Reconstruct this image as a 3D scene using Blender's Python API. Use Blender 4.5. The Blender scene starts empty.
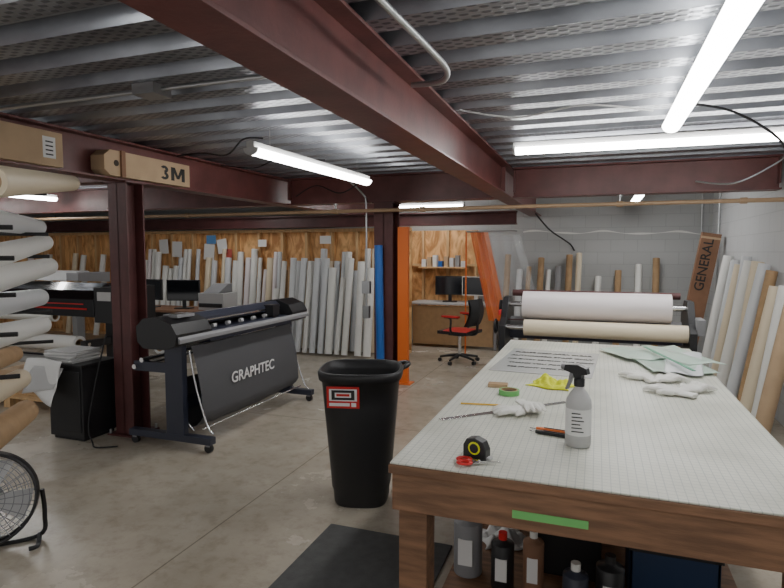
import bpy, math, random
from mathutils import Vector, Matrix, Euler
random.seed(7)
R=math.radians
# ------------------------------------------------------------ materials
def mat(name,col,rough=.5,metal=0.,noise=0.,nscale=8.,bump=0.,bscale=40.,alpha=1.,trans=0.,coat=0.,stretch=(1,1,1),col2=None):
    m=bpy.data.materials.new(name);m.use_nodes=True
    nt=m.node_tree;b=nt.nodes['Principled BSDF']
    b.inputs['Base Color'].default_value=(*col,1);b.inputs['Roughness'].default_value=rough
    b.inputs['Metallic'].default_value=metal
    if alpha<1:b.inputs['Alpha'].default_value=alpha
    if trans:b.inputs['Transmission Weight'].default_value=trans
    if coat:b.inputs['Coat Weight'].default_value=coat
    tc=nt.nodes.new('ShaderNodeTexCoord');mp=nt.nodes.new('ShaderNodeMapping')
    nt.links.new(tc.outputs['Object'],mp.inputs[0]);mp.inputs['Scale'].default_value=stretch
    if noise or col2:
        n=nt.nodes.new('ShaderNodeTexNoise');n.inputs['Scale'].default_value=nscale;n.inputs['Detail'].default_value=6
        nt.links.new(mp.outputs[0],n.inputs['Vector'])
        r=nt.nodes.new('ShaderNodeValToRGB')
        c2=col2 if col2 else tuple(c*(1-noise) for c in col)
        r.color_ramp.elements[0].position=.35;r.color_ramp.elements[1].position=.65
        r.color_ramp.elements[0].color=(*c2,1);r.color_ramp.elements[1].color=(*col,1)
        nt.links.new(n.outputs[0],r.inputs[0]);nt.links.new(r.outputs[0],b.inputs['Base Color'])
    if bump:
        n=nt.nodes.new('ShaderNodeTexNoise');n.inputs['Scale'].default_value=bscale;n.inputs['Detail'].default_value=4
        nt.links.new(mp.outputs[0],n.inputs['Vector'])
        bp=nt.nodes.new('ShaderNodeBump');bp.inputs['Strength'].default_value=bump;bp.inputs['Distance'].default_value=.01
        nt.links.new(n.outputs[0],bp.inputs['Height']);nt.links.new(bp.outputs[0],b.inputs['Normal'])
    return m
def emis(name,col,s):
    m=bpy.data.materials.new(name);m.use_nodes=True;b=m.node_tree.nodes['Principled BSDF']
    b.inputs['Base Color'].default_value=(*col,1)
    b.inputs['Emission Color'].default_value=(*col,1);b.inputs['Emission Strength'].default_value=s;return m
def mth(nt,op,a,b=None,c=None):
    n=nt.nodes.new('ShaderNodeMath');n.operation=op
    for i,x in enumerate((a,b,c)):
        if x is None:continue
        if isinstance(x,(int,float)):n.inputs[i].default_value=x
        else:nt.links.new(x,n.inputs[i])
    return n.outputs[0]
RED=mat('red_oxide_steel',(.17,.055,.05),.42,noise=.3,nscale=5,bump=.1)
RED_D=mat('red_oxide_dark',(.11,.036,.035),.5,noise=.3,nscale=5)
BLK=mat('black_plastic',(.014,.014,.016),.4)
BLKR=mat('black_rough',(.016,.016,.018),.6,bump=.15,bscale=200)
BINB=mat('black_bin_plastic',(.018,.018,.02),.45,bump=.12,bscale=250)
GLOSSB=mat('gloss_black',(.006,.006,.008),.12,coat=.5)
NAVY=mat('navy_grey_metal',(.03,.034,.055),.4)
FABRIC=mat('grey_fabric',(.085,.085,.092),.8,bump=.2,bscale=300)
WHITE=mat('white_vinyl',(.76,.76,.73),.4)
WHITE2=mat('cool_white_vinyl',(.62,.64,.66),.35)
PINKW=mat('pinkish_white_vinyl',(.76,.70,.71),.4)
CREAM=mat('cream_film',(.70,.60,.44),.45)
KRAFT=mat('kraft_tube',(.42,.27,.14),.7,noise=.15,nscale=12)
CARD=mat('cardboard',(.52,.37,.23),.75,noise=.12,nscale=6)
CARDD=mat('cardboard_brown',(.27,.14,.08),.75,noise=.2,nscale=6)
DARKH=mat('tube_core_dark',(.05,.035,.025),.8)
GREY=mat('grey_plastic',(.25,.25,.26),.5)
LGREY=mat('light_grey_plastic',(.5,.5,.5),.45)
CHROME=mat('bright_steel',(.75,.75,.76),.22,1)
GALV=mat('galvanised_conduit',(.5,.51,.52),.38,.85)
PIPE=mat('tan_sprinkler_pipe',(.40,.27,.16),.45)
BLUE=mat('blue_tube',(.02,.12,.42),.4)
ORANGE=mat('orange_paint',(.75,.16,.02),.5)
REDP=mat('red_plastic',(.6,.02,.02),.35)
YEL=mat('yellow_cloth',(.72,.75,.02),.8,bump=.4,bscale=80)
GREENT=mat('green_tape',(.16,.48,.14),.55)
GLOVE=mat('white_cotton',(.78,.77,.73),.9,bump=.4,bscale=250)
FILM=mat('pale_green_film',(.50,.64,.55),.3,noise=.15,nscale=4)
PAPER=mat('paper',(.75,.75,.74),.7)
INK=mat('ink_black',(.02,.02,.02),.6)
TEXTW=mat('white_print',(.8,.8,.8),.5)
MATG=mat('grey_floor_mat',(.10,.10,.10),.85,noise=.2,nscale=20,bump=.3,bscale=150)
CLEAR=mat('clear_plastic_sheet',(.75,.78,.8),.12,alpha=.25)
ORSHEET=mat('orange_plastic_sheet',(.85,.20,.04),.3,alpha=.8)
TWOOD=mat('table_lumber',(.26,.135,.072),.55,noise=.45,nscale=5,stretch=(1,8,8),bump=.15)
STUD=mat('stud_lumber',(.68,.44,.22),.7,noise=.2,nscale=5,stretch=(10,10,1))
SCREEN=mat('dark_screen',(.01,.012,.016),.1)
LITE=emis('led_diffuser',(1,.99,.965),28)

def floor_mat():
    m=mat('concrete_floor',(.4,.36,.3),.3);nt=m.node_tree;b=nt.nodes['Principled BSDF']
    tc=nt.nodes['Texture Coordinate'].outputs['Object']
    n=nt.nodes.new('ShaderNodeTexNoise');n.inputs['Scale'].default_value=1.0;n.inputs['Detail'].default_value=9;n.inputs['Roughness'].default_value=.6;nt.links.new(tc,n.inputs['Vector'])
    r=nt.nodes.new('ShaderNodeValToRGB');e=r.color_ramp.elements
    e[0].position=.28;e[0].color=(.33,.285,.225,1);e[1].position=.72;e[1].color=(.57,.515,.43,1)
    x=e.new(.49);x.color=(.45,.40,.325,1)
    nt.links.new(n.outputs[0],r.inputs[0])
    n2=nt.nodes.new('ShaderNodeTexNoise');n2.inputs['Scale'].default_value=9;n2.inputs['Detail'].default_value=9;n2.inputs['Roughness'].default_value=.7;nt.links.new(tc,n2.inputs['Vector'])
    r2=nt.nodes.new('ShaderNodeValToRGB');r2.color_ramp.elements[0].position=.3;r2.color_ramp.elements[0].color=(.72,.70,.67,1);r2.color_ramp.elements[1].position=.52
    nt.links.new(n2.outputs[0],r2.inputs[0])
    mx=nt.nodes.new('ShaderNodeMix');mx.data_type='RGBA';mx.blend_type='MULTIPLY';mx.inputs[0].default_value=.8
    nt.links.new(r.outputs[0],mx.inputs[6]);nt.links.new(r2.outputs[0],mx.inputs[7])
    sp=nt.nodes.new('ShaderNodeSeparateXYZ');nt.links.new(tc,sp.inputs[0])
    jx=mth(nt,'COMPARE',mth(nt,'PINGPONG',mth(nt,'ADD',sp.outputs[0],2.05),1.9),0,.005)
    jy=mth(nt,'COMPARE',mth(nt,'PINGPONG',mth(nt,'ADD',sp.outputs[1],-4.75),1.9),0,.005)
    j=mth(nt,'MAXIMUM',jx,jy)
    mx2=nt.nodes.new('ShaderNodeMix');mx2.data_type='RGBA';nt.links.new(mth(nt,'MULTIPLY',j,.5),mx2.inputs[0]);nt.links.new(mx.outputs[2],mx2.inputs[6]);mx2.inputs[7].default_value=(.08,.06,.04,1)
    nt.links.new(mx2.outputs[2],b.inputs['Base Color'])
    mr=nt.nodes.new('ShaderNodeMapRange');mr.inputs[3].default_value=.12;mr.inputs[4].default_value=.38;nt.links.new(n.outputs[0],mr.inputs[0]);nt.links.new(mr.outputs[0],b.inputs['Roughness'])
    return m
def block_mat(name,c1,c2,axis):
    m=mat(name,c1,.6);nt=m.node_tree;b=nt.nodes['Principled BSDF']
    tc=nt.nodes['Texture Coordinate'].outputs['Object']
    sp=nt.nodes.new('ShaderNodeSeparateXYZ');nt.links.new(tc,sp.inputs[0])
    cb=nt.nodes.new('ShaderNodeCombineXYZ');nt.links.new(sp.outputs[axis],cb.inputs[0]);nt.links.new(sp.outputs[2],cb.inputs[1])
    br=nt.nodes.new('ShaderNodeTexBrick');br.inputs['Scale'].default_value=1;br.inputs['Brick Width'].default_value=.4;br.inputs['Row Height'].default_value=.2
    br.inputs['Mortar Size'].default_value=.005;br.inputs['Color1'].default_value=(*c1,1);br.inputs['Color2'].default_value=(*[c*.96 for c in c1],1);br.inputs['Mortar'].default_value=(*c2,1)
    nt.links.new(cb.outputs[0],br.inputs['Vector']);nt.links.new(br.outputs['Color'],b.inputs['Base Color'])
    bp=nt.nodes.new('ShaderNodeBump');bp.inputs['Strength'].default_value=.4;bp.inputs['Distance'].default_value=.01;bp.invert=True
    nt.links.new(br.outputs['Fac'],bp.inputs['Height']);nt.links.new(bp.outputs[0],b.inputs['Normal'])
    return m
def deck_mat():
    m=mat('galvanised_deck',(.55,.57,.6),.36,.88);nt=m.node_tree;b=nt.nodes['Principled BSDF']
    tc=nt.nodes['Texture Coordinate'].outputs['Object']
    sp=nt.nodes.new('ShaderNodeSeparateXYZ');nt.links.new(tc,sp.inputs[0])
    sx=mth(nt,'SINE',mth(nt,'MULTIPLY',sp.outputs[0],2*math.pi/.09))
    sy=mth(nt,'SINE',mth(nt,'MULTIPLY',sp.outputs[1],2*math.pi/.05))
    low=mth(nt,'LESS_THAN',sp.outputs[2],2.5305)
    h=mth(nt,'MULTIPLY',mth(nt,'SMOOTH_MIN',mth(nt,'MAXIMUM',mth(nt,'MULTIPLY',sx,sy),0),.5,.1),low)
    bp=nt.nodes.new('ShaderNodeBump');bp.inputs['Strength'].default_value=.5;bp.inputs['Distance'].default_value=.008
    nt.links.new(h,bp.inputs['Height']);nt.links.new(bp.outputs[0],b.inputs['Normal'])
    mp=nt.nodes['Mapping'];mp.inputs['Scale'].default_value=(1,4,1)
    n=nt.nodes.new('ShaderNodeTexNoise');n.inputs['Scale'].default_value=2;n.inputs['Detail'].default_value=7;nt.links.new(mp.outputs[0],n.inputs['Vector'])
    r=nt.nodes.new('ShaderNodeValToRGB');r.color_ramp.elements[0].position=.3;r.color_ramp.elements[1].position=.7
    r.color_ramp.elements[0].color=(.22,.23,.255,1);r.color_ramp.elements[1].color=(.44,.465,.51,1)
    nt.links.new(n.outputs[0],r.inputs[0])
    dk=nt.nodes.new('ShaderNodeMix');dk.data_type='RGBA';dk.blend_type='MULTIPLY';dk.inputs[7].default_value=(.3,.31,.33,1)
    nt.links.new(mth(nt,'MULTIPLY',h,1.6),dk.inputs[0]);nt.links.new(r.outputs[0],dk.inputs[6]);nt.links.new(dk.outputs[2],b.inputs['Base Color'])
    return m
def ply_mat():
    m=mat('osb_plywood',(.55,.3,.12),.65);nt=m.node_tree;b=nt.nodes['Principled BSDF']
    tc=nt.nodes['Texture Coordinate'].outputs['Object']
    mp=nt.nodes['Mapping'];mp.inputs['Scale'].default_value=(1,1,.35)
    n=nt.nodes.new('ShaderNodeTexNoise');n.inputs['Scale'].default_value=6;n.inputs['Detail'].default_value=5;n.inputs['Distortion'].default_value=2;nt.links.new(mp.outputs[0],n.inputs['Vector'])
    r=nt.nodes.new('ShaderNodeValToRGB');e=r.color_ramp.elements
    e[0].position=.36;e[0].color=(.46,.21,.07,1);e[1].position=.62;e[1].color=(.86,.52,.23,1)
    nt.links.new(n.outputs[0],r.inputs[0]);nt.links.new(r.outputs[0],b.inputs['Base Color'])
    return m
def grid_mat():
    m=mat('gridded_cutting_mat',(.72,.72,.66),.38);nt=m.node_tree;b=nt.nodes['Principled BSDF']
    tc=nt.nodes['Texture Coordinate'].outputs['Object']
    sp=nt.nodes.new('ShaderNodeSeparateXYZ');nt.links.new(tc,sp.inputs[0])
    def ln(o,s,w):return mth(nt,'COMPARE',mth(nt,'PINGPONG',o,s/2),0,w)
    f=mth(nt,'MAXIMUM',ln(sp.outputs[0],.0254,.0014),ln(sp.outputs[1],.0254,.0014))
    mx=nt.nodes.new('ShaderNodeMix');mx.data_type='RGBA';nt.links.new(mth(nt,'MULTIPLY',f,.5),mx.inputs[0])
    n=nt.nodes.new('ShaderNodeTexNoise');n.inputs['Scale'].default_value=3;n.inputs['Detail'].default_value=6;nt.links.new(tc,n.inputs['Vector'])
    r=nt.nodes.new('ShaderNodeValToRGB');r.color_ramp.elements[0].position=.3;r.color_ramp.elements[1].position=.6;r.color_ramp.elements[0].color=(.54,.54,.46,1);r.color_ramp.elements[1].color=(.72,.72,.64,1)
    nt.links.new(n.outputs[0],r.inputs[0]);nt.links.new(r.outputs[0],mx.inputs[6]);mx.inputs[7].default_value=(.22,.25,.24,1)
    nt.links.new(mx.outputs[2],b.inputs['Base Color']);return m
FLOOR=floor_mat();DECK=deck_mat();PLY=ply_mat();GRID=grid_mat()
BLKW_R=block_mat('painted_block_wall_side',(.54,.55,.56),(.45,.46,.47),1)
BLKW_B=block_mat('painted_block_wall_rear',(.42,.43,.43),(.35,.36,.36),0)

# ------------------------------------------------------------ mesh builder
class B:
    def __init__(s,name):
        s.n=name;s.v=[];s.f=[];s.mi=[];s.sm=[];s.ms=[]
    def m(s,m):
        if m not in s.ms:s.ms.append(m)
        return s.ms.index(m)
    def add(s,vs,fs,m,smooth=False,M=None):
        o=len(s.v);i=s.m(m)
        for v in vs:
            v=Vector(v)
            if M is not None:v=M@v
            s.v.append(v)
        for f in fs:
            s.f.append([o+k for k in f]);s.mi.append(i);s.sm.append(smooth)
        return s
    def box(s,x0,x1,y0,y1,z0,z1,m,M=None):
        vs=[(x0,y0,z0),(x1,y0,z0),(x1,y1,z0),(x0,y1,z0),(x0,y0,z1),(x1,y0,z1),(x1,y1,z1),(x0,y1,z1)]
        return s.add(vs,[(0,3,2,1),(4,5,6,7),(0,1,5,4),(1,2,6,5),(2,3,7,6),(3,0,4,7)],m,False,M)
    def rings(s,rings,m,smooth=True,cap0=True,cap1=True,closed=False,M=None):
        n=len(rings[0]);vs=[p for r in rings for p in r];fs=[]
        k=len(rings)
        for i in range(k-1 if not closed else k):
            a=i*n;b=((i+1)%k)*n
            for j in range(n):
                fs.append((a+j,a+(j+1)%n,b+(j+1)%n,b+j))
        s.add(vs,fs,m,smooth,M)
        if not closed:
            if cap0:s.add(rings[0],[tuple(range(n))[::-1]],m,False,M)
            if cap1:s.add(rings[-1],[tuple(range(n))],m,False,M)
        return s
    def cyl(s,p0,p1,r0,m,r1=None,seg=20,cap=True,M=None):
        if r1 is None:r1=r0
        return s.loft([p0,p1],[r0,r1],m,seg,cap,M)
    def loft(s,pts,rs,m,seg=12,cap=True,M=None):
        pts=[Vector(p) for p in pts];rr=[]
        for i,p in enumerate(pts):
            t=(pts[min(i+1,len(pts)-1)]-pts[max(i-1,0)]).normalized()
            if i==0:
                a=Vector((0,0,1)) if abs(t.z)<.9 else Vector((1,0,0))
                u=t.cross(a).normalized()
            else:
                u=(u-t*u.dot(t)).normalized()
            w=t.cross(u)
            r=rs[i] if isinstance(rs,(list,tuple)) else rs
            rr.append([p+u*math.cos(2*math.pi*k/seg)*r+w*math.sin(2*math.pi*k/seg)*r for k in range(seg)])
        return s.rings(rr,m,True,cap,cap,False,M)
    def path(s,pts,r,m,sub=6,seg=8,M=None):
        P=[Vector(p) for p in pts];out=[]
        for i in range(len(P)-1):
            a=P[max(i-1,0)];b=P[i];c=P[i+1];d=P[min(i+2,len(P)-1)]
            for k in range(sub):
                t=k/sub
                out.append(.5*((2*b)+(c-a)*t+(2*a-5*b+4*c-d)*t*t+(-a+3*b-3*c+d)*t**3))
        out.append(P[-1]);return s.loft(out,r,m,seg,True,M)
    def tube(s,p0,p1,r,m,core=None,ri=None,wall=None,seg=28):
        p0=Vector(p0);p1=Vector(p1);ri=ri or r*.55;t=(p1-p0).normalized();dep=min(.12,(p1-p0).length*.45)
        a=Vector((0,0,1)) if abs(t.z)<.9 else Vector((1,0,0));u=t.cross(a).normalized();w=t.cross(u)
        def ring(c,q):return [c+u*math.cos(2*math.pi*k/seg)*q+w*math.sin(2*math.pi*k/seg)*q for k in range(seg)]
        s.rings([ring(p0,r),ring(p1,r)],m,True,False,False)
        cm=core or KRAFT
        rm=min(ri+.006,r*.99)
        for c,sg in((p0,-1),(p1,1)):
            e=c-t*sg*dep
            A=[ring(c,r),ring(c,rm)];Bq=[ring(c,rm),ring(c,ri),ring(e,ri)]
            s.rings(A,m,False,False,False);s.rings(Bq,cm,False,False,False)
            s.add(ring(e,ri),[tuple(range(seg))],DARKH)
        return s
    def lathe(s,prof,c,m,seg=28,M=None,sq=None):
        rr=[]
        for r,z in prof:
            ring=[]
            for k in range(seg):
                a=2*math.pi*k/seg;ca,sa=math.cos(a),math.sin(a)
                if sq:
                    ca=math.copysign(abs(ca)**sq,ca);sa=math.copysign(abs(sa)**sq,sa)
                ring.append(Vector((c[0]+r*ca,c[1]+r*sa,c[2]+z)))
            rr.append(ring)
        return s.rings(rr,m,True,True,True,False,M)
    def ell(s,c,rx,ry,rz,m,M=None,nu=16,nv=10):
        rr=[]
        for i in range(nv+1):
            t=-math.pi/2+math.pi*(i+.02)/(nv+.04)
            rr.append([Vector((c[0]+rx*math.cos(t)*math.cos(2*math.pi*k/nu),c[1]+ry*math.cos(t)*math.sin(2*math.pi*k/nu),c[2]+rz*math.sin(t))) for k in range(nu)])
        return s.rings(rr,m,True,True,True,False,M)
    def torus(s,c,R0,r,m,axis='Z',seg=32,rs=8,M=None):
        rr=[]
        for i in range(seg):
            a=2*math.pi*i/seg;ring=[]
            for k in range(rs):
                q=2*math.pi*k/rs;x=(R0+r*math.cos(q))*math.cos(a);y=(R0+r*math.cos(q))*math.sin(a);z=r*math.sin(q)
                p={'Z':(x,y,z),'Y':(x,z,y),'X':(z,x,y)}[axis];ring.append(Vector(c)+Vector(p))
            rr.append(ring)
        return s.rings(rr,m,True,closed=True,M=M)
    def sheet(s,fn,nu,nv,m,smooth=True,M=None):
        vs=[fn(i/nu,j/nv) for j in range(nv+1) for i in range(nu+1)]
        fs=[(j*(nu+1)+i,j*(nu+1)+i+1,(j+1)*(nu+1)+i+1,(j+1)*(nu+1)+i) for j in range(nv) for i in range(nu)]
        return s.add(vs,fs,m,smooth,M)
    def prism(s,poly,ax,a0,a1,m,M=None):
        def P(p,a):
            return {'X':(a,p[0],p[1]),'Y':(p[0],a,p[1]),'Z':(p[0],p[1],a)}[ax]
        n=len(poly);vs=[P(p,a0) for p in poly]+[P(p,a1) for p in poly]
        fs=[(i,(i+1)%n,n+(i+1)%n,n+i) for i in range(n)]+[tuple(range(n))[::-1],tuple(range(n,2*n))]
        return s.add(vs,fs,m,False,M)
    def done(s,bevel=0,parent=None,remesh=0,solid=0,origin=True,M=None):
        me=bpy.data.meshes.new(s.n)
        vs=[(M@v if M is not None else v) for v in s.v]
        lo=Vector([min(v[i] for v in vs) for i in range(3)]);hi=Vector([max(v[i] for v in vs) for i in range(3)])
        c=Vector(((lo.x+hi.x)/2,(lo.y+hi.y)/2,lo.z)) if origin else Vector((0,0,0))
        me.from_pydata([v-c for v in vs],[],s.f);me.update()
        for m in s.ms:me.materials.append(m)
        for p,i,q in zip(me.polygons,s.mi,s.sm):p.material_index=i;p.use_smooth=q
        import bmesh
        bm=bmesh.new();bm.from_mesh(me);bmesh.ops.recalc_face_normals(bm,faces=bm.faces);bm.to_mesh(me);bm.free()
        ob=bpy.data.objects.new(s.n,me);bpy.context.collection.objects.link(ob);ob.location=c
        if parent:ob.parent=parent
        if remesh:
            md=ob.modifiers.new('r','REMESH');md.mode='VOXEL';md.voxel_size=remesh;md.use_smooth_shade=True
            md=ob.modifiers.new('s','SMOOTH');md.iterations=4
        if solid:
            md=ob.modifiers.new('t','SOLIDIFY');md.thickness=solid
        if bevel:
            md=ob.modifiers.new('b','BEVEL');md.width=bevel;md.segments=2;md.limit_method='ANGLE';md.angle_limit=R(40)
        return ob
def text(name,body,size,loc,rot,m,parent=None,ext=.0008,xs=1,bold=0,align='CENTER'):
    cu=bpy.data.curves.new(name,'FONT');cu.body=body;cu.size=size;cu.align_x=align;cu.align_y='CENTER';cu.extrude=ext;cu.offset=bold
    cu.materials.append(m);ob=bpy.data.objects.new(name,cu);bpy.context.collection.objects.link(ob)
    ob.rotation_euler=rot;ob.scale=(xs,1,1)
    if parent:
        ob.parent=parent;ob.location=Vector(loc)-parent.location
    else:ob.location=loc
    return ob

# ------------------------------------------------------------ room shell
B('floor').box(-12,1.7,-3,10,-.1,0,FLOOR).done(origin=False)
B('wall_right').box(1.65,1.85,-3,10,0,2.7,BLKW_R).done(origin=False)
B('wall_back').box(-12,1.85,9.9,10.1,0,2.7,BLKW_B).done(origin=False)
B('wall_left').box(-12.2,-12,-3,10.1,0,2.7,BLKW_R).done(origin=False)
b=B('trim_1')
b.sheet(lambda u,v:(-1.2+2.8*u,9.885,1.93-.1*u*.5+.02*math.sin(u*17)+v*(.02+.012*math.sin(u*31))),60,1,WHITE);b.done()
prof=[];y=-3.0;zt=2.61;zb=2.53;T=.305
while y<9.95:
    prof+=[(y,zb),(y+.13,zb),(y+.155,zt),(y+.195,zt),(y+.205,2.575),(y+.225,2.575),(y+.235,zt),(y+.28,zt)];y+=T
b=B('ceiling')
vs=[];fs=[]
for (yy,zz) in prof:vs+=[(-12,yy,zz),(1.7,yy,zz)]
for i in range(len(prof)-1):fs.append((2*i,2*i+1,2*i+3,2*i+2))
b.add(vs,fs,DECK);b.box(-12,1.7,-3,10,2.62,2.7,BLKR)
b.done(origin=False)

def ibeam_y(name,x,y0,y1,z0,z1,w=.19,m=RED):
    b=B(name);b.box(x-w/2,x+w/2,y0,y1,z0,z0+.016,m);b.box(x-w/2,x+w/2,y0,y1,z1-.016,z1,m);b.box(x-.006,x+.006,y0,y1,z0+.016,z1-.016,m)
    return b
def ibeam_x(name,y,x0,x1,z0,z1,w=.19,m=RED):
    b=B(name);b.box(x0,x1,y-w/2,y+w/2,z0,z0+.016,m);b.box(x0,x1,y-w/2,y+w/2,z1-.016,z1,m);b.box(x0,x1,y-.006,y+.006,z0+.016,z1-.016,m)
    return b
b=ibeam_y('steel_beam',-1.0,-3,9.88,2.2,2.53)
b.box(-1.05,-.95,6.2,6.206,2.22,2.51,RED);b.done(.002)
b=ibeam_y('steel_beam',-3.85,-3,9.88,2.2,2.53);b.done(.002)
for x0,x1 in((-3.74,-1.10),(-.90,1.64)):
    b=ibeam_x('steel_beam',6.5,x0,x1,2.2,2.53)
    for x in (x0+.01,x1-.02):
        b.box(x,x+.01,6.40,6.49,2.26,2.5,RED)
    b.done(.002)
ibeam_x('steel_beam',6.5,-11.9,-3.96,2.2,2.53).done()
ibeam_x('steel_beam',3.85,-11.9,-3.96,2.2,2.53).done()
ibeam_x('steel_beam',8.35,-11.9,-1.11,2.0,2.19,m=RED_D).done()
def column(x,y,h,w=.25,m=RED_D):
    b=B('steel_column');b.box(x-w/2,x+w/2,y-w/2,y-w/2+.014,.015,h,m);b.box(x-w/2,x+w/2,y+w/2-.014,y+w/2,.015,h,m)
    b.box(x-.006,x+.006,y-w/2,y+w/2,.015,h,m);b.box(x-w/2-.05,x+w/2+.05,y-w/2-.05,y+w/2+.05,0,.015,m)
    b.box(x-w/2-.02,x+w/2+.02,y-w/2-.02,y+w/2+.02,h-.015,h,m)
    for i in(-1,1):
        for j in(-1,1):b.cyl((x+i*(w/2+.03),y+j*(w/2+.03),.015),(x+i*(w/2+.03),y+j*(w/2+.03),.05),.012,GALV,seg=6)
    b.done(.002)
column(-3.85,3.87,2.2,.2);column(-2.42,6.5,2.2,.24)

# ------------------------------------------------------------ LED lights
def led(name,p0,p1,m=LITE,w=.055,wires=True):
    p0=Vector(p0);p1=Vector(p1);d=(p1-p0);L=d.length;ang=math.atan2(d.y,d.x)
    M=Matrix.Translation(p0)@Matrix.Rotation(ang,4,'Z')
    b=B(name)
    poly=[(w*math.cos(t),-w*.9*math.sin(t)) for t in [math.pi*k/10 for k in range(11)]]
    b.prism([(q[0],q[1]) for q in poly],'X',.02,L-.02,m,M)
    b.box(0,L,-w*.55,w*.55,.002,.045,LGREY,M)
    for a in(0,L-.02):b.prism([(q[0]*1.06,q[1]*1.06+.001) for q in poly],'X',a,a+.02,LGREY,M)
    if wires:
        for a in(.25,L-.25):
            b.cyl((a,0,.04),(a,0,2.525-p0.z),.003,GALV,seg=6,M=M)
    return b.done()
led('led_shop_light',(-2.34,3.50,2.34),(-2.27,5.52,2.34))
led('led_shop_light',(.43,1.75,2.42),(.43,4.15,2.42))
led('led_shop_light',(-.66,4.70,2.43),(1.62,4.76,2.43))
led('led_shop_light',(-2.6,7.2,2.40),(-2.6,8.1,2.40))
led('led_shop_light',(-3.3,8.9,2.35),(-2.0,8.9,2.35))
led('led_shop_light',(.5,7.2,2.35),(.5,9.2,2.35))
led('led_shop_light',(-5.6,6.9,2.4),(-5.6,7.9,2.4),LITE)
led('led_shop_light',(-7.6,5.0,2.4),(-7.6,6.3,2.4),LITE)
led('led_shop_light',(-6.0,2.0,2.42),(-6.0,3.4,2.42),LITE)
led('led_shop_light',(-2.4,-.8,2.42),(-2.4,1.2,2.42),LITE)  # unseen fixture, added near the camera as fill light
led('led_shop_light',(.43,-1.6,2.42),(.43,.4,2.42),LITE)  # also added out of view, fills the scene from behind the camera
led('led_shop_light',(-9.4,4.8,2.4),(-9.4,6.3,2.4),LITE)

# ------------------------------------------------------------ pipes and conduits
b=B('sprinkler_pipe');b.cyl((-11.9,6.28,2.09),(1.64,6.28,2.09),.021,PIPE)
for x in(-8,-5.2,-3.0,-1.9,.2,1.3):
    b.cyl((x-.03,6.28,2.09),(x+.03,6.28,2.09),.03,PIPE)
for x in(.2,-3.0):
    b.cyl((x,6.28,2.09),(x,6.28,2.17),.012,GALV);b.cyl((x,6.28,2.17),(x,6.28,2.18),.03,GALV)
b.done()
b=B('electrical_conduit');b.path([(-2.62,6.33,.9),(-2.62,6.33,1.5),(-2.62,6.33,2.15),(-2.66,6.3,2.3),(-2.8,6.0,2.5)],.012,GALV)
b.box(-2.67,-2.57,6.3,6.36,1.1,1.25,GALV);b.box(-2.66,-2.58,6.3,6.36,.8,.95,GALV);b.done()
b=B('flexible_conduit');b.path([(-.78,1.5,2.5),(-.70,1.9,2.44),(-.66,2.3,2.42),(-.66,2.55,2.42),(-.72,2.68,2.41),(-.88,2.72,2.42)],.014,GALV);b.done()
b=B('power_cable');b.path([(.47,3.9,2.5),(.75,4.0,2.45),(1.05,4.2,2.3),(1.2,4.5,2.15),(1.3,4.8,2.2),(1.55,5.0,2.35)],.008,BLKR);b.done()
b=B('power_cable');b.path([(-2.3,3.6,2.42),(-2.6,3.8,2.47),(-2.9,4.0,2.40),(-3.3,4.2,2.47),(-3.74,4.4,2.5)],.007,BLKR);b.done()
b=B('power_cable');b.path([(-2.3,5.4,2.42),(-2.5,5.9,2.4),(-2.9,6.2,2.3),(-3.3,6.35,2.42),(-3.6,6.38,2.3)],.007,BLKR);b.done()
b=B('power_cable');b.path([(.9,6.38,2.3),(1.2,6.2,2.25),(1.5,6.1,2.4),(1.6,6.0,2.5)],.008,GALV);b.done()
b=B('power_cable');b.path([(-.85,3.6,2.5),(-.5,3.75,2.46),(-.1,3.7,2.49),(.30,3.9,2.47)],.006,LGREY);b.done()
b=B('power_cable');b.path([(-3.7,5.0,2.5),(-3.3,5.0,2.45),(-2.9,4.8,2.48),(-2.45,4.9,2.47)],.006,BLKR);b.done()
b=B('electrical_conduit');b.cyl((-3.6,2.6,2.505),(-1.12,2.6,2.505),.011,GALV);b.box(-2.45,-2.3,2.53,2.67,2.47,2.528,GALV);b.done()
b=B('air_hose');b.path([(-.90,8.9,2.18),(-.72,9.3,1.95),(-.52,9.7,1.8),(-.42,9.85,1.72),(-.36,9.86,1.62)],.012,BLKR);b.done()
b=B('electrical_conduit');b.path([(1.63,9.3,.6),(1.63,9.3,1.5),(1.63,9.3,2.5)],.012,GALV);b.path([(1.5,9.88,.3),(1.5,9.88,1.5),(1.5,9.88,2.5)],.012,GALV);b.done()

# ------------------------------------------------------------ stud wall with plywood
b=B('wall_stud_partition')
b.box(-12,-2.75,8.5,8.52,0,1.98,PLY)
x=-11.95
while x<-2.8:
    b.box(x,x+.045,8.41,8.5,.04,1.95,STUD);x+=.46
b.box(-12,-2.75,8.41,8.5,0,.04,STUD);b.box(-12,-2.75,8.41,8.5,1.93,1.98,STUD)
b.done(origin=False)
b=B('wall_office_nook')
b.box(-3.6,-1.95,9.8,9.85,0,1.98,PLY)
for x in(-3.4,-2.95,-2.5,-2.0):b.box(x,x+.04,9.72,9.8,0,1.98,STUD)
b.box(-3.6,-1.95,9.7,9.8,1.35,1.39,STUD)
b.done(origin=False)

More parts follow.
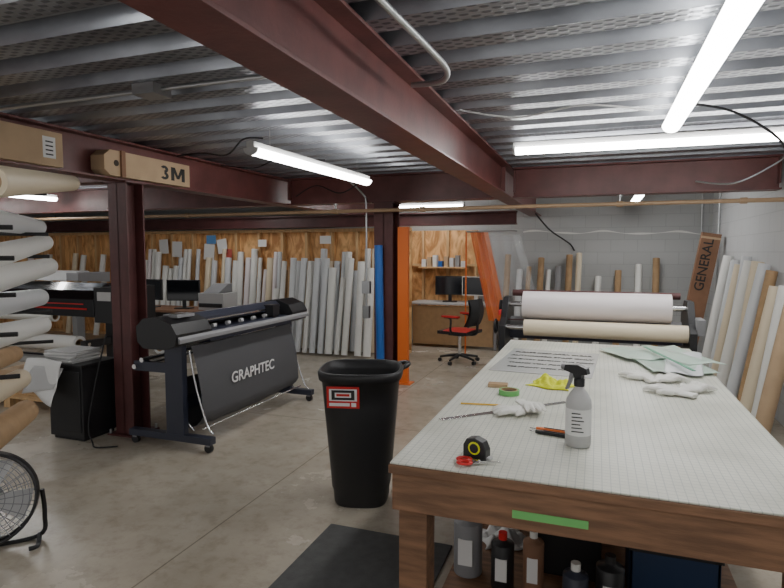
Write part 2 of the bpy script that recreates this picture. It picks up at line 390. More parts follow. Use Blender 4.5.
# ------------------------------------------------------------ work table
tx0,tx1,ty0,ty1=-.64,.65,1.73,4.56
b=B('work_table')
b.box(tx0,tx1,ty0,ty1,.862,.893,TWOOD)
b.box(tx0+.004,tx1-.004,ty0+.004,ty1-.004,.893,.90,GRID)
b.box(tx0+.01,tx1-.01,ty0+.01,ty0+.05,.735,.862,TWOOD);b.box(tx0+.01,tx1-.01,ty1-.05,ty1-.01,.735,.862,TWOOD)
b.box(tx0+.01,tx0+.05,ty0+.05,ty1-.05,.735,.862,TWOOD);b.box(tx1-.05,tx1-.01,ty0+.05,ty1-.05,.735,.862,TWOOD)
for x in(tx0+.02,tx1-.12):
    for y in(ty0+.052,(ty0+ty1)/2,ty1-.15):
        b.box(x,x+.1,y,y+.1,0,.862,TWOOD)
b.box(tx0+.03,tx1-.03,ty0+.20,ty1-.06,.10,.12,TWOOD)
TABLE=b.done(.003)
B('green_tape_strip').box(-.23,-.005,ty0+.0075,ty0+.0095,.772,.797,GREENT).done()

Z=.901
b=B('spray_bottle');c=(-.05,2.12,Z)
b.lathe([(.040,0),(.045,.006),(.045,.15),(.043,.17),(.030,.195),(.017,.21),(.015,.225)],c,LGREY)
b.lathe([(.0455,.045),(.0455,.14)],c,PAPER)
for k in range(6):
    b.box(-.022,.02-.006*(k%3),-.0465,-.0455,.06+.013*k,.064+.013*k,INK,Matrix.Translation(c))
b.lathe([(.019,.218),(.019,.245),(.013,.25)],c,BLK)
M=Matrix.Translation((c[0],c[1],c[2]+.25))@Matrix.Rotation(R(155),4,'Z')
b.prism([(-.035,.015),(-.03,.035),(.0,.045),(.05,.04),(.055,.02),(.02,.012),(.012,-.005),(-.012,-.005),(-.014,.01)],'Y',-.013,.013,BLK,M)
b.cyl((.05,0,.03),(.068,0,.03),.01,GREY,M=M)
b.prism([(.018,.014),(.034,.016),(.040,-.02),(.052,-.05),(.044,-.052),(.03,-.022)],'Y',-.008,.008,GREY,M)
b.done(.0015)
b=B('tape_measure');M=Matrix.Translation((-.37,1.87,Z))@Matrix.Rotation(R(-15),4,'Z')
b.prism([(-.042,0),(.042,0),(.042,.035),(.03,.062),(.0,.072),(-.03,.066),(-.042,.045)],'Y',-.02,.02,BLK,M)
b.cyl((0,-.0215,.038),(0,.0215,.038),.022,YEL,M=M);b.cyl((0,-.023,.038),(0,.023,.038),.016,BLK,M=M)
b.box(.04,.055,-.012,.012,0,.012,LGREY,M);b.done(.003)
b=B('scissors');M=Matrix.Translation((-.35,1.815,Z+.004))@Matrix.Rotation(R(15),4,'Z')
for s in(1,-1):
    b.torus((-.035,s*.016,.006),.015,.005,REDP,M=M@Matrix.Diagonal((1.4,1,1,1)))
    b.prism([(-.035,s*.012),(0,-s*.005),(.07,-s*.001),(.0,s*.006),(-.03,s*.019)],'Z',.002+.002*s,.005+.002*s,CHROME,M)
b.cyl((-.0,0,0),(0,0,.011),.004,CHROME,M=M);b.done()
def cutter(x,y,a,m):
    b=B('utility_knife');M=Matrix.Translation((x,y,Z))@Matrix.Rotation(R(a),4,'Z')
    b.prism([(-.07,-.009),(.05,-.009),(.07,-.004),(.07,.006),(.05,.01),(-.07,.01)],'Z',0,.012,m,M)
    b.box(-.05,.04,-.003,.003,.012,.015,BLK,M);b.prism([(.07,-.003),(.10,-.003),(.09,.005),(.07,.005)],'Z',.004,.006,CHROME,M);b.done(.0015)
cutter(-.14,2.24,172,ORANGE);cutter(-.14,2.20,168,BLK)
b=B('steel_ruler');p0=Vector((-.6,2.25,Z));p1=Vector((-.12,2.72,Z));d=p1-p0
M=Matrix.Translation(p0)@Matrix.Rotation(math.atan2(d.y,d.x),4,'Z')
b.box(0,d.length,-.016,.016,0,.0015,CHROME,M)
for i in range(1,int(d.length/.02)):b.box(i*.02,i*.02+.001,.006 if i%5 else .0,.016,.0015,.0018,INK,M)
b.done()
b=B('pencil');b.cyl((-.575,2.52,Z+.004),(-.41,2.55,Z+.004),.0038,mat('pencil_yellow',(.8,.5,.05),.4),seg=6);b.cyl((-.41,2.55,Z+.004),(-.39,2.553,Z+.004),.0038,CREAM,r1=.0008,seg=6);b.done()
b=B('green_tape_roll');b.tube((-.392,2.78,Z),(-.392,2.78,Z+.024),.05,GREENT,ri=.036);b.done()
b=B('sanding_block');M=Matrix.Translation((-.47,2.92,Z))@Matrix.Rotation(R(5),4,'Z');b.box(-.05,.05,-.03,.03,0,.014,CARD,M);b.box(-.05,.05,-.03,.03,.014,.018,KRAFT,M);b.done(.004)
def crumple(name,x,y,sx,sy,h,m,a=0,seed=1,z=Z):
    rnd=random.Random(seed);ph=[rnd.uniform(0,6.3) for _ in range(8)]
    M=Matrix.Translation((x,y,z))@Matrix.Rotation(R(a),4,'Z')
    def fn(u,v):
        X=(u-.5)*sx*(1+.12*math.sin(v*9+ph[0]));Y=(v-.5)*sy*(1+.15*math.sin(u*8+ph[1]))
        e=min(u,1-u,v,1-v)*5;e=min(1,e)
        zz=h*e*(.5+.25*math.sin(u*11+ph[2]+3*v)+.25*math.sin(v*13+ph[3]-4*u)+.12*math.sin(u*27+v*19+ph[4]))
        return (X,Y,max(.002,zz))
    return B(name).sheet(fn,36,30,m,M=M).done(solid=.003)
crumple('yellow_cloth',-.21,3.04,.2,.17,.05,YEL,-15,3)
def glove(x,y,a,s=1,z=Z,fold=0):
    M=Matrix.Translation((x,y,z+.012))@Matrix.Rotation(R(a),4,'Z')@Matrix.Scale(s,4)
    b=B('cotton_glove')
    b.ell((0,0,.006),.052,.042,.016,GLOVE,M)
    b.loft([(-.03,0,.004),(-.075,0,.003),(-.10,0,.002)],[.03,.026,.03],GLOVE,12,True,M@Matrix.Diagonal((1,1,.4,1)))
    for i,(L,yy) in enumerate(((.075,.03),(.085,.012),(.08,-.010),(.065,-.03))):
        b.loft([(.02,yy*.8,.004),(.045,yy*1.1,.010+fold*.01),(.045+L*.5,yy*1.35,.008),(.04+L*.85,yy*1.5,.002)],[.013,.0115,.011,.007],GLOVE,10,True,M)
    b.loft([(-.02,.03,.004),(.01,.055,.008),(.035,.07,.004)],[.014,.012,.008],GLOVE,10,True,M)
    b.done(remesh=.004)
glove(-.31,2.45,-150);glove(-.27,2.50,-60,.9,Z+.012,1)
glove(.36,3.05,150,1.15);glove(.46,3.13,40,1.15,Z,1);glove(.25,3.36,140,1.15);glove(.36,3.33,30,1.1,Z,1)
b=B('printed_vinyl_sheet')
M=Matrix.Translation((-.27,3.72,Z))@Matrix.Rotation(R(-3),4,'Z')
b.box(-.30,.28,-.42,.40,0,.0015,mat('frosted_print_film',(.50,.51,.50),.25),M)
PS=b.done()
for i,(t,s) in enumerate((('PLEASE KEEP AREA CLEAR',.046),('AUTHORISED STAFF ONLY',.046),('NO ENTRY BEYOND THIS POINT',.038),('THANK YOU FOR VISITING',.042),('SEE FRONT DESK FOR HELP',.040))):
    text('text_line_%d'%i,t,s,(-.27,3.98-.13*i,Z+.003),(0,0,R(-3)),INK,PS,.0004,.95,.0015)
def film(x,y,sx,sy,a,seed,over=0):
    rnd=random.Random(seed);p=[rnd.uniform(0,6) for _ in range(4)]
    M=Matrix.Translation((x,y,Z))@Matrix.Rotation(R(a),4,'Z')
    def fn(u,v):
        z=.004+.012*(1+math.sin(u*7+p[0]+v*3))*.5+.03*max(0,v-.8)*5*.3+.01*seed*.3
        return ((u-.5)*sx,(v-.5)*sy,z)
    return B('application_tape_sheet').sheet(fn,24,24,FILM if seed%2 else WHITE2,M=M).done(solid=.0015)
film(.42,3.90,.36,.70,12,1);film(.52,3.87,.2,.74,-8,2);film(.25,4.1,.30,.4,25,3);film(.53,4.1,.24,.6,22,5)
b=B('blade_strip');b.box(-.01,.01,-.4,.4,.0,.003,mat('green_edge',(.1,.32,.2),.5),Matrix.Translation((.42,3.85,Z+.045))@Matrix.Rotation(R(14),4,'Z'));b.done()

# ------------------------------------------------------------ laminator
b=B('laminator')
for x in(-.72,.68):
    b.prism([(4.62,.72),(5.15,.72),(5.15,1.10),(5.0,1.22),(4.84,1.22),(4.72,1.06),(4.62,1.0)],'X',x-.025,x+.025,BLK)
    b.box(x-.035,x+.035,4.85,4.95,.04,.72,NAVY);b.box(x-.04,x+.04,4.62,5.25,.04,.09,NAVY)
    for yy in(4.66,5.2):b.cyl((x-.02,yy,.03),(x+.02,yy,.03),.03,BLK)
b.box(-.71,.65,4.86,4.94,.25,.33,NAVY)
b.cyl((-.74,4.88,1.16),(.68,4.88,1.16),.022,CHROME)
b.tube((-.58,4.88,1.155),(.55,4.88,1.155),.115,PINKW,ri=.04)
b.cyl((-.74,4.70,.985),(.68,4.70,.985),.02,CHROME)
b.tube((-.55,4.70,.985),(.65,4.70,.985),.066,CREAM,ri=.035)
b.box(-.71,.65,4.93,5.05,.86,.93,NAVY)
b.cyl((-.7,4.98,.99),(.64,4.98,.99),.055,GREY)
b.box(-.7,.64,4.79,4.80,1.03,1.04,RED_D)
b.cyl((-.7,5.1,1.24),(.64,5.1,1.24),.028,RED_D)
b.box(-.76,-.745,4.68,4.78,1.08,1.12,REDP);b.cyl((-.78,4.9,1.13),(-.745,4.9,1.13),.06,BLK);b.torus((-.79,4.75,.98),.055,.01,BLK,'X')
b.box(.70,.76,4.66,4.86,.98,1.10,GREY)
b.done(.004)

# ------------------------------------------------------------ trash can
b=B('trash_can')
M=Matrix.Translation((-1.41,3.32,0))@Matrix.Rotation(R(15),4,'Z')
b.lathe([(.165,.0),(.173,.02),(.180,.10),(.186,.11),(.232,.66),(.243,.80),(.262,.808),(.268,.85),(.26,.865),(.248,.865),(.240,.80),(.225,.6),(.165,.04)],(0,0,0),BINB,48,M,.62)
b.path([(.245,.12,.83),(.28,.14,.845),(.29,.2,.85),(.265,.24,.85),(.22,.245,.84)],.016,BINB,M=M)
for s in(-1,1):
    b.cyl((s*.10,.15,.04),(s*.14,.15,.04),.04,BLKR,M=M)
TC=b.done()
lb=B('label_sticker');f0=lambda z:-.2355-.0105*(z-.66)/.14
ML=M@Matrix.Translation((0,-.003,0))
def lq(x0,x1,z0,z1,m,o):
    f=lambda z:f0(z)-o
    lb.add([(x0,f(z0),z0),(x1,f(z0),z0),(x1,f(z1),z1),(x0,f(z1),z1)],[(0,1,2,3)],m,False,ML)
lq(-.18,.02,.655,.79,REDP,0)
lq(-.165,.005,.70,.775,TEXTW,.0006);lq(-.150,-.01,.707,.768,INK,.0012);lq(-.13,-.03,.722,.753,TEXTW,.0018);lq(-.12,-.04,.73,.745,REDP,.0024);lq(-.165,-.04,.668,.688,TEXTW,.0006)
lq(-.03,.0,.665,.69,TEXTW,.0006)
o=lb.done();o.parent=TC;o.location=o.location-TC.location

B('anti_fatigue_mat').box(-1.43,-.7,.6,2.9,0.0,.014,MATG).done(.005)

# ------------------------------------------------------------ vinyl cutter
b=B('vinyl_cutter');X=-3.1
EC=[(-3.36,.90),(-3.37,1.02),(-3.30,1.085),(-3.16,1.10),(-3.03,1.05),(-2.98,.97),(-3.0,.88),(-3.1,.85),(-3.3,.85)]
b.prism(EC,'Y',3.44,3.86,BLK);b.prism(EC,'Y',5.18,5.5,BLK)
b.prism([(-3.34,1.0),(-3.34,1.07),(-3.18,1.09),(-3.13,1.05),(-3.13,1.0)],'Y',3.86,5.18,NAVY)
b.prism([(-3.34,.90),(-3.34,.945),(-3.06,.945),(-3.0,.91),(-3.0,.86),(-3.1,.84),(-3.3,.84)],'Y',3.86,5.18,NAVY)
b.box(-3.32,-3.3,3.86,5.18,.94,1.0,BLKR)
b.box(-3.13,-3.12,3.86,5.18,1.015,1.03,CHROME)
for i in range(6):b.cyl((-3.12,4.05+i*.2,.965),(-3.12,4.09+i*.2,.965),.018,LGREY)
b.box(-3.16,-3.04,4.9,5.02,.955,1.07,BLK)
b.box(-3.2,-3.06,3.55,3.75,1.085,1.11,GREY);b.box(-3.17,-3.1,3.58,3.70,1.11,1.113,SCREEN)
b.prism([(-2.985,.95),(-2.965,.93),(-2.965,.90),(-2.985,.90)],'Y',3.46,5.5,GREY)
for y in(3.66,5.34):
    b.box(-3.27,-3.10,y-.03,y+.03,.12,.9,NAVY)
    b.box(-3.66,-2.84,y-.035,y+.035,.07,.125,NAVY)
    for x in(-3.62,-2.88):
        b.cyl((x,y-.015,.035),(x,y+.015,.035),.035,BLK);b.box(x-.02,x+.02,y-.02,y+.02,.05,.075,GREY)
b.box(-3.24,-3.17,3.69,5.31,.30,.38,NAVY)
b.cyl((-3.48,3.6,.72),(-3.48,5.4,.72),.02,CHROME);b.cyl((-3.56,3.6,.66),(-3.56,5.4,.66),.02,CHROME)
for y in(3.66,5.34):b.box(-3.6,-3.27,y-.02,y+.02,.62,.70,NAVY)
b.tube((-3.52,3.85,.79),(-3.52,5.0,.79),.065,WHITE)
def fab(u,v):
    y=3.71+1.56*u;t=v
    x=-3.07+.10*t+.03*math.sin(t*math.pi);z=.84-.66*t-.02*math.sin(u*math.pi)*t+.005*math.sin(u*30)*t
    if t>.9:x-=(t-.9)*.8
    return (x,y,z)
b.sheet(fab,30,16,FABRIC)
def fab2(u,v):
    return (-3.05-.28*v,3.71+1.56*u,.18-.02*math.sin(u*math.pi)+.35*v*v-.05*math.sin(v*math.pi))
b.sheet(fab2,20,10,FABRIC)
for y in(3.70,5.30):
    b.path([(-3.08,y,.80),(-3.02,y,.5),(-2.92,y,.2),(-2.86,y,.14)],.008,CHROME)
    b.path([(-3.3,y,.6),(-3.2,y,.3),(-3.05,y,.15)],.008,CHROME)
b.cyl((-2.965,3.70,.17),(-2.965,5.30,.17),.008,CHROME)
VC=b.done(.003)
text('front_lettering','GRAPHTEC',.135,(-2.972,4.45,.50),(R(90),0,R(90)),TEXTW,VC,.001,1.02,.002)

# ------------------------------------------------------------ boxes on the beam
b=B('long_cardboard_box');b.box(-3.83,-3.70,2.0,3.14,2.217,2.46,CARD);b.box(-3.705,-3.698,2.98,3.08,2.27,2.42,PAPER)
for i in range(4):b.box(-3.699,-3.697,3.0,3.06,2.29+.03*i,2.30+.03*i,INK)
b.done(.003)
b=B('roll_shipping_box')
b.prism([(3.50,2.26),(3.56,2.217),(4.50,2.217),(4.50,2.42),(3.56,2.42),(3.50,2.37)],'X',-3.83,-3.69,CARD)
b.cyl((-3.69,3.62,2.32),(-3.687,3.62,2.32),.025,DARKH);b.box(-3.72,-3.67,3.66,3.70,2.21,2.425,CARDD)
y0=4.25;z0=2.255
for q in([(0,0),(.04,0),(.04,.12),(0,.12)],[(.14,0),(.18,0),(.18,.12),(.14,.12)],[(.01,.12),(.05,.12),(.105,.02),(.075,.02)],[(.13,.12),(.17,.12),(.105,.02),(.075,.02)]):
    b.prism([(y0+a,z0+c) for a,c in q],'X',-3.6895,-3.6875,INK)
# numeral 3: two open arcs
for zc,rr in((2.345,.030),(2.287,.032)):
    P=[]
    for k in range(11):
        a=R(150-k*24) if zc>2.3 else R(90-k*24)
        P.append((a,))
    for k in range(10):
        a0,a1=P[k][0],P[k+1][0]
        qd=[]
        for (a,r) in((a0,rr+.002),(a1,rr+.002),(a1,rr-.020),(a0,rr-.020)):
            qd.append((4.165+1.5*r*math.cos(a),zc+r*math.sin(a)))
        b.prism(qd,'X',-3.6895,-3.6875,INK)
RB=b.done(0)

# ------------------------------------------------------------ roll stock
def roll(p0,p1,r,m,name='vinyl_roll',core=None):
    return B(name).tube(p0,p1,r,m,core).done()
mats=[WHITE,WHITE,WHITE,WHITE2,WHITE2,CREAM,KRAFT,WHITE,WHITE2,PINKW]
x=-7.9
while x<-2.95:
    r=random.choice([.035,.045,.05,.055]);h=random.choice([1.35,1.45,1.5,1.6,1.65,1.3])
    x+=r
    if x>-6.9 and x<-6.0 and random.random()<.5:x+=.1
    roll((x,8.15,.03),(x+random.uniform(-.02,.02),8.40-r-.02,h),r,random.choice(mats));x+=r+.02
x=-4.95
while x<-3.2:
    r=random.choice([.04,.05,.055,.06]);h=random.choice([1.2,1.35,1.45,1.0,1.5]);x+=r
    roll((x,7.8,.03),(x+random.uniform(-.03,.03),8.02,h),r,random.choice(mats));x+=r+random.choice([.03,.04,.12])
for x in(-10.8,-10.3,-9.6,-9.4,-8.9,-8.2):
    r=.05;roll((x,8.1,.03),(x+.02,8.33,random.uniform(1.3,1.6)),r,random.choice(mats))
roll((-2.42,6.29,.02),(-2.45,6.30,1.68),.05,BLUE,'blue_tube')
b=B('orange_upright');b.box(-2.26,-2.13,6.44,6.50,0,1.9,ORANGE);b.box(-2.27,-2.08,6.38,6.56,0,.012,ORANGE);b.done(.002)
for x,h,r,m in((-1.45,1.55,.05,KRAFT),(-1.25,1.3,.05,WHITE2),(-1.1,1.35,.04,KRAFT),(-.9,1.5,.05,KRAFT),(-.78,1.3,.04,WHITE),(-.62,1.35,.05,GREY),(-.45,1.55,.05,KRAFT),(-.3,1.58,.045,CREAM),(.0,1.2,.05,WHITE),(.3,1.3,.05,KRAFT),(.6,1.4,.05,WHITE),(.85,1.5,.05,KRAFT)):
    roll((x,9.4,.02),(x+.02,9.78,h),r,m)
b=B('long_cardboard_box');M=Matrix.Translation((1.18,8.9,0))@Matrix.Rotation(R(9),4,'Y')
b.box(-.12,.12,-.06,.06,0.02,1.88,CARDD,M);b.box(-.12,.12,-.061,-.060,1.80,1.83,CARD,M);LB=b.done(.004)
text('box_lettering','GENERAL',.17,(1.18+.21,8.835,1.42),(R(90),R(-90)+R(9),0),INK,LB,.0008,1,.002)
for x,y,h,r,m in((1.35,8.2,1.55,.06,WHITE),(1.38,7.85,1.5,.05,WHITE2),(1.36,7.55,1.45,.06,CREAM),(1.4,7.3,1.55,.05,WHITE2),(1.33,7.05,1.5,.065,WHITE),(1.4,6.78,1.5,.06,CREAM),(1.32,6.55,1.48,.055,WHITE2),(1.38,6.3,1.42,.05,KRAFT),(1.36,6.05,1.28,.065,CREAM),(1.4,5.8,1.3,.06,WHITE),(1.36,5.5,1.3,.065,CARD)):
    roll((x-.02,y,.03),(1.63-r,y+.05,h),r,m)

# ------------------------------------------------------------ left foreground roll rack
D=Vector((-.693,.72,0))
ends=[(-2.60,2.25,1.96,.04,CREAM,-.165),(-2.77,2.18,1.73,.042,WHITE2,-.02),(-2.75,2.20,1.65,.042,WHITE,-.085),(-2.74,2.21,1.525,.045,WHITE,-.02),(-2.78,2.18,1.36,.045,WHITE2,.07),(-2.77,2.18,1.213,.045,WHITE,.12),(-2.58,1.88,1.12,.038,KRAFT,.13),(-2.56,1.89,1.0,.046,CREAM,.16),(-2.55,1.90,.84,.055,KRAFT,.18)]
for x,y,z,r,m,tl in ends:
    e=Vector((x,y,z));s=e-D*1.85;s.z=z+tl*1.2
    roll(s,e,r,m)
b=B('roll_rack')
N=Vector((.72,.693,0))
for t in(.5,1.3):
    base=Vector((-2.72,2.23,0))-D*t-N*.40
    b.box(-.025,.025,-.025,.025,0,2.05,BLKR,Matrix.Translation(base)@Matrix.Rotation(R(-46),4,'Z'))
    for z in(1.86,1.68,1.58,1.46,1.33,1.19):
        b.cyl(base+Vector((0,0,z)),base+N*.44+Vector((0,0,z+.0)),.008,BLKR,seg=8)
    b.box(-.03,.03,-.15,.15,0,.04,BLKR,Matrix.Translation(base)@Matrix.Rotation(R(-46),4,'Z'))
for z in(.3,2.0):
    a=Vector((-2.72,2.23,z))-D*.5-N*.40;c=Vector((-2.72,2.23,z))-D*1.3-N*.40;b.cyl(a,c,.015,BLKR)
b.done()

# ------------------------------------------------------------ floor fan
b=B('floor_fan')
FX,FY=-3.06,2.03
M=Matrix.Translation((FX,FY,.275))@Matrix.Rotation(R(48),4,'Z')@Matrix.Rotation(R(-12),4,'X')
for yy in(-.06,.06):
    b.torus((0,yy,0),.24,.008,BLK,'Y',40,8,M)
b.rings([[Vector((rr*math.cos(2*math.pi*k/40),yy,rr*math.sin(2*math.pi*k/40))) for k in range(40)] for rr,yy in((.245,-.06),(.25,0),(.245,.06))],BLK,True,False,False,M=M)
for rr in(.06,.10,.14,.18,.21):
    for s in(-1,1):b.torus((0,s*(.06+.04*(1-rr/.24)),0),rr,.0022,GREY,'Y',36,5,M)
for k in range(24):
    a=2*math.pi*k/24
    for s in(-1,1):b.cyl((.04*math.cos(a),s*.098,.04*math.sin(a)),(.24*math.cos(a),s*.06,.24*math.sin(a)),.0022,GREY,seg=5,M=M)
b.cyl((0,-.105,0),(0,-.09,0),.05,BLK,M=M);b.cyl((0,.03,0),(0,.17,0),.06,BLK,M=M);b.cyl((0,-.03,0),(0,.03,0),.035,BLK,M=M)
for k in range(4):
    a=k*math.pi/2+.3
    Mb=M@Matrix.Rotation(a,4,'Y')
    b.sheet(lambda u,v:(.03+.18*u,-.03+.05*v+.01*u,(-.03-.05*u)+(.06+.10*u)*v),6,5,LGREY,M=Mb)
MS=Matrix.Translation((FX,FY,.28))@Matrix.Rotation(R(48),4,'Z')
b.path([(.262,0,0),(.27,0,-.15),(.24,-.0,-.26),(0,.0,-.268),(-.24,.0,-.26),(-.27,0,-.15),(-.262,0,0)],.012,BLK,M=MS)
for s in(-1,1):
    b.path([(s*.24,0,-.255),(s*.24,-.12,-.264),(s*.2,-.14,-.264)],.012,BLK,M=MS)
b.done()

# ------------------------------------------------------------ left background equipment
b=B('large_format_printer')
b.prism([(4.85,.86),(5.5,.86),(5.5,1.15),(5.3,1.24),(5.05,1.24),(4.9,1.16),(4.85,1.06)],'X',-8.2,-5.35,GLOSSB)
b.prism([(4.84,.95),(4.86,.93),(4.86,.97)],'X',-8.1,-5.45,REDP)
b.box(-8.1,-5.5,4.842,4.855,1.0,1.012,REDP);b.box(-5.35,-5.05,4.86,5.48,.80,1.20,BLK)
b.box(-5.3,-5.1,4.855,4.86,1.05,1.15,LGREY)
for x in(-8.0,-5.4):
    b.box(x-.05,x+.05,5.1,5.25,.08,.86,BLK);b.box(x-.06,x+.06,4.9,5.65,.05,.12,BLK)
    for yy in(4.95,5.6):b.cyl((x-.02,yy,.03),(x+.02,yy,.03),.03,BLK)
b.tube((-8.0,4.78,.56),(-5.5,4.78,.56),.09,WHITE);b.cyl((-8.05,4.78,.56),(-5.35,4.78,.56),.02,CHROME)
b.tube((-8.0,4.95,.30),(-5.5,4.95,.30),.05,LGREY);b.box(-7.95,-5.45,5.14,5.2,.25,.32,NAVY)
b.box(-5.44,-5.36,4.74,5.1,.52,.60,BLK)
b.done(.01)
b=B('large_format_printer')
b.prism([(6.5,.9),(7.1,.9),(7.1,1.2),(6.9,1.3),(6.7,1.3),(6.5,1.12)],'X',-10.8,-7.7,LGREY)
b.box(-7.7,-7.45,6.5,7.1,.85,1.28,GREY);b.box(-10.6,-7.9,6.49,6.5,.98,1.04,BLK)
for x in(-10.5,-7.8):b.box(x-.05,x+.05,6.7,6.85,0,.9,GREY);b.box(x-.06,x+.06,6.3,7.2,0,.06,GREY)
b.tube((-10.4,6.45,.6),(-7.9,6.45,.6),.08,WHITE);b.done(.01)
b=B('wooden_pallet')
for i in range(5):b.box(-6.4,-5.0,4.05+i*.12,4.14+i*.12,.1,.118,STUD)
for x in(-6.4,-5.74,-5.09):b.box(x,x+.09,4.05,4.62,.0,.1,STUD)
b.done()
b=B('cardboard_carton');M=Matrix.Translation((-5.75,4.33,.119))@Matrix.Rotation(R(8),4,'Z');b.box(-.2,.2,-.15,.15,0,.24,CARD,M);b.box(-.2,.2,-.02,.02,.24,.241,KRAFT,M);b.done(.004)
b=B('black_equipment_case');b.box(-4.40,-4.02,3.50,3.86,.03,.64,BLK);b.box(-4.38,-4.04,3.49,3.50,.08,.6,BLKR)
b.box(-4.42,-4.0,3.48,3.88,.64,.66,BLK);b.box(-4.38,-4.04,3.52,3.84,0,.03,BLKR);b.done(.006)
b=B('newspaper_stack')
for i in range(7):
    M=Matrix.Translation((-4.28,3.66,.661+i*.014))@Matrix.Rotation(R(random.uniform(-12,12)),4,'Z');b.box(-.17,.15,-.15,.14,0,.012,PAPER if i%2 else LGREY,M)
b.done()
b=B('paper_tray_bag')
b.sheet(lambda u,v:(-4.55+.42*u,3.44-.12*v+.03*math.sin(u*5),.70-.36*v*(.6+.4*u)+.02*math.sin(v*9)),14,10,PAPER)
b.sheet(lambda u,v:(-4.50+.36*u,3.43-.10*v,.64-.22*v*(1-.3*u)),12,8,LGREY)
b.done(solid=.004)
b=B('power_cable');b.path([(-3.95,3.7,.9),(-3.98,3.6,.5),(-3.99,3.52,.15),(-3.93,3.5,.012),(-3.8,3.42,.012),(-3.66,3.5,.012)],.006,BLKR);b.done()
b=B('office_desk');b.box(-7.2,-5.0,6.75,7.4,.70,.735,CARDD)
for x in(-7.15,-5.1):
    for y in(6.8,7.3):b.box(x,x+.05,y,y+.05,0,.70,BLK)
b.box(-7.1,-5.1,7.33,7.36,.3,.7,BLK);b.done(.003)
def monitor(x,y,z,w=.52,h=.32,ang=0,m=SCREEN,c=BLK):
    b=B('computer_monitor');M=Matrix.Translation((x,y,z))@Matrix.Rotation(R(ang),4,'Z')
    b.box(-w/2,w/2,-.012,.02,.12,.12+h,c,M);b.box(-w/2+.012,w/2-.012,-.014,-.012,.135,.105+h,m,M)
    b.box(-.03,.03,.015,.03,.012,.25,c,M);b.box(-.12,.12,-.08,.1,0.001,.015,c,M);b.done(.003)
monitor(-5.95,7.05,.735,ang=15);monitor(-6.6,7.05,.735,ang=-5)
b=B('desktop_printer');b.box(-5.6,-5.15,6.95,7.3,.735,.99,LGREY);b.box(-5.58,-5.17,6.93,6.95,.78,.84,BLK);b.prism([(6.95,.99),(7.3,.99),(7.3,1.12),(7.2,1.12)],'X',-5.52,-5.24,GREY);b.done(.008)
b=B('pinned_papers')
for x,z,w,h,a,m in((-6.5,1.4,.22,.28,5,PAPER),(-6.22,1.5,.2,.25,-8,PAPER),(-6.45,1.62,.2,.15,0,mat('blue_print',(.1,.25,.5),.6)),(-6.1,1.35,.15,.2,4,mat('red_print',(.5,.1,.08),.6)),(-7.2,1.45,.22,.28,2,PAPER),(-7.5,1.5,.2,.26,-3,PAPER),(-5.4,1.55,.16,.12,0,PAPER),(-8.1,1.5,.25,.2,0,PAPER),(-4.2,1.6,.2,.13,0,PAPER)):
    b.box(-w/2,w/2,-.002,.002,-h/2,h/2,m,Matrix.Translation((x,8.395,z+.2))@Matrix.Rotation(R(a),4,'Y'))
b.done()
def chair(x,y,ang,acc):
    b=B('office_chair');M=Matrix.Translation((x,y,0))@Matrix.Rotation(R(ang),4,'Z')
    for k in range(5):
        a=2*math.pi*k/5;ca,sa=math.cos(a),math.sin(a)
        b.loft([(0,0,.11),(.15*ca,.15*sa,.095),(.29*ca,.29*sa,.07)],[.025,.02,.015],BLK,8,True,M)
        b.cyl((.29*ca-.02*sa,.29*sa+.02*ca,.028),(.29*ca+.02*sa,.29*sa-.02*ca,.028),.028,BLK,M=M)
    b.cyl((0,0,.1),(0,0,.42),.025,CHROME,M=M)
    b.box(-.12,.12,-.12,.12,.40,.43,BLK,M)
    b.sheet(lambda u,v:((u-.5)*.5,(v-.5)*.48,.475+.02*math.sin(math.pi*u)-.03*max(0,.2-v)*5),10,10,acc,M=M);b.box(-.245,.245,-.235,.235,.43,.475,BLK,M)
    for o in(0,.03):
        b.sheet(lambda u,v:((u-.5)*(.46-.08*v),.22+o+.05*math.sin(math.pi*v)+.04*abs(u-.5)*-2+.04*v,.55+.38*v),12,12,BLKR,M=M)
    b.path([(0,.1,.42),(0,.26,.44),(0,.28,.6),(0,.29,.8)],.02,BLK,M=M)
    for s in(-1,1):b.path([(s*.2,0,.43),(s*.28,0,.5),(s*.28,0,.66),(s*.28,-.1,.68),(s*.28,.12,.68)],.016,BLK,M=M);b.box(s*.28-.035,s*.28+.035,-.13,.13,.68,.705,acc,M)
    b.done()
chair(-1.85,8.0,255,REDP)
b=B('computer_desk');b.box(-3.0,-1.5,9.1,9.68,.72,.75,LGREY)
for x in(-2.98,-1.55):b.box(x,x+.04,9.12,9.16,0,.72,GREY);b.box(x,x+.04,9.6,9.64,0,.72,GREY)
b.box(-2.93,-1.56,9.14,9.155,.05,.70,KRAFT);b.done(.003)
monitor(-2.35,9.4,.752,.5,.32,10);monitor(-1.9,9.35,.752,.48,.32,-10,SCREEN,WHITE)
b=B('wall_shelf_with_supplies');b.box(-2.95,-2.1,9.5,9.69,1.32,1.345,STUD)
for i in range(8):
    xx=-2.9+i*.1;h=random.uniform(.08,.2);b.box(xx,xx+.07,9.54,9.66,1.345,1.345+h,random.choice([PAPER,CARD,GREY,BLUE,WHITE2]))
b.done()
b=B('plastic_strip_curtain')
b.sheet(lambda u,v:(-1.84+.27*u+.3*(1-v),8.6+.03*math.sin(u*14),.55+1.35*v),20,10,ORSHEET)
b.sheet(lambda u,v:(-1.56+.64*u*(1-.25*v)+.25*(1-v),8.62+.05*math.sin(u*19+v*3),.35+1.5*v),40,16,CLEAR)
b.cyl((-1.9,8.6,1.91),(-1.13,8.62,1.91),.012,GALV);b.cyl((-1.9,8.6,1.91),(-1.9,8.6,0),.012,ORANGE)
b.done()

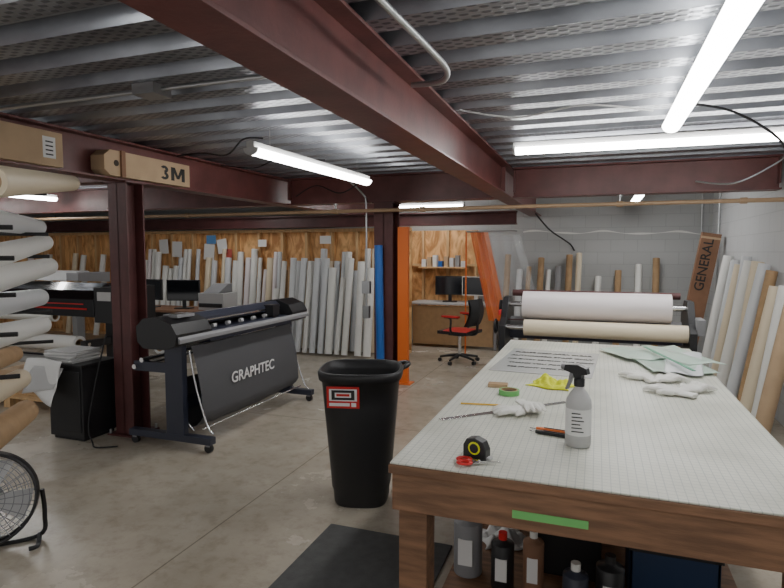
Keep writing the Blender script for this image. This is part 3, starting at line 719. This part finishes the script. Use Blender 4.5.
# ------------------------------------------------------------ under the table
def can(x,y,z,r,h,m,cap=LGREY,name='paint_can'):
    b=B(name);b.lathe([(r*.97,0),(r,.004),(r,h),(r*.95,h+.004),(r*.4,h+.012),(r*.35,h+.03),(r*.3,h+.032)],(x,y,z),m)
    b.cyl((x,y,z+h+.01),(x,y,z+h+.05),r*.38,cap);b.box(-r*.5,r*.5,-r*1.01,-r*.9,h*.25,h*.75,PAPER,Matrix.Translation((x,y,z)));b.done()
can(-.53,2.50,.121,.065,.24,GREY);can(-.36,2.43,.121,.05,.20,BLK,REDP,'solvent_bottle');can(-.23,2.45,.121,.045,.22,CARDD,WHITE,'solvent_bottle')
can(-.05,2.3,.121,.05,.19,NAVY,WHITE,'solvent_bottle');can(.08,2.35,.121,.055,.22,BLK,BLK,'solvent_bottle')
crumple('shop_rag',-.42,2.85,.22,.2,.08,PAPER,20,9,.121);crumple('shop_rag',.34,2.15,.3,.25,.1,LGREY,0,11,.121)
DBLUE=mat('dark_blue_bin',(.012,.035,.09),.45)
b=B('storage_bin')
for a in((.16,.5,2.5,2.515),(.16,.5,2.785,2.8),(.16,.175,2.5,2.8),(.485,.5,2.5,2.8)):b.box(*a,.121,.36,DBLUE)
b.box(.16,.5,2.5,2.8,.121,.13,DBLUE);b.box(.15,.51,2.49,2.81,.35,.37,BLK);b.done(.004)
b=B('storage_bin');b.box(-.25,.05,2.6,3.1,.121,.33,BLK);b.box(-.26,.06,2.59,3.11,.33,.35,GREY);b.done(.006)
roll((-.45,3.4,.19),(.4,3.42,.19),.05,WHITE2);roll((-.45,3.6,.19),(.4,3.6,.19),.05,CREAM)

# ------------------------------------------------------------ world, camera
w=bpy.data.worlds.new('World');bpy.context.scene.world=w;w.use_nodes=True
w.node_tree.nodes['Background'].inputs[0].default_value=(1,.98,.96,1);w.node_tree.nodes['Background'].inputs[1].default_value=.9
cam=bpy.data.cameras.new('Camera');co=bpy.data.objects.new('Camera',cam);bpy.context.collection.objects.link(co)
co.location=(0,0,1.6);co.rotation_euler=(R(90-4.24),0,R(19.9));cam.lens=26;cam.sensor_width=36;cam.clip_start=.05
bpy.context.scene.camera=co
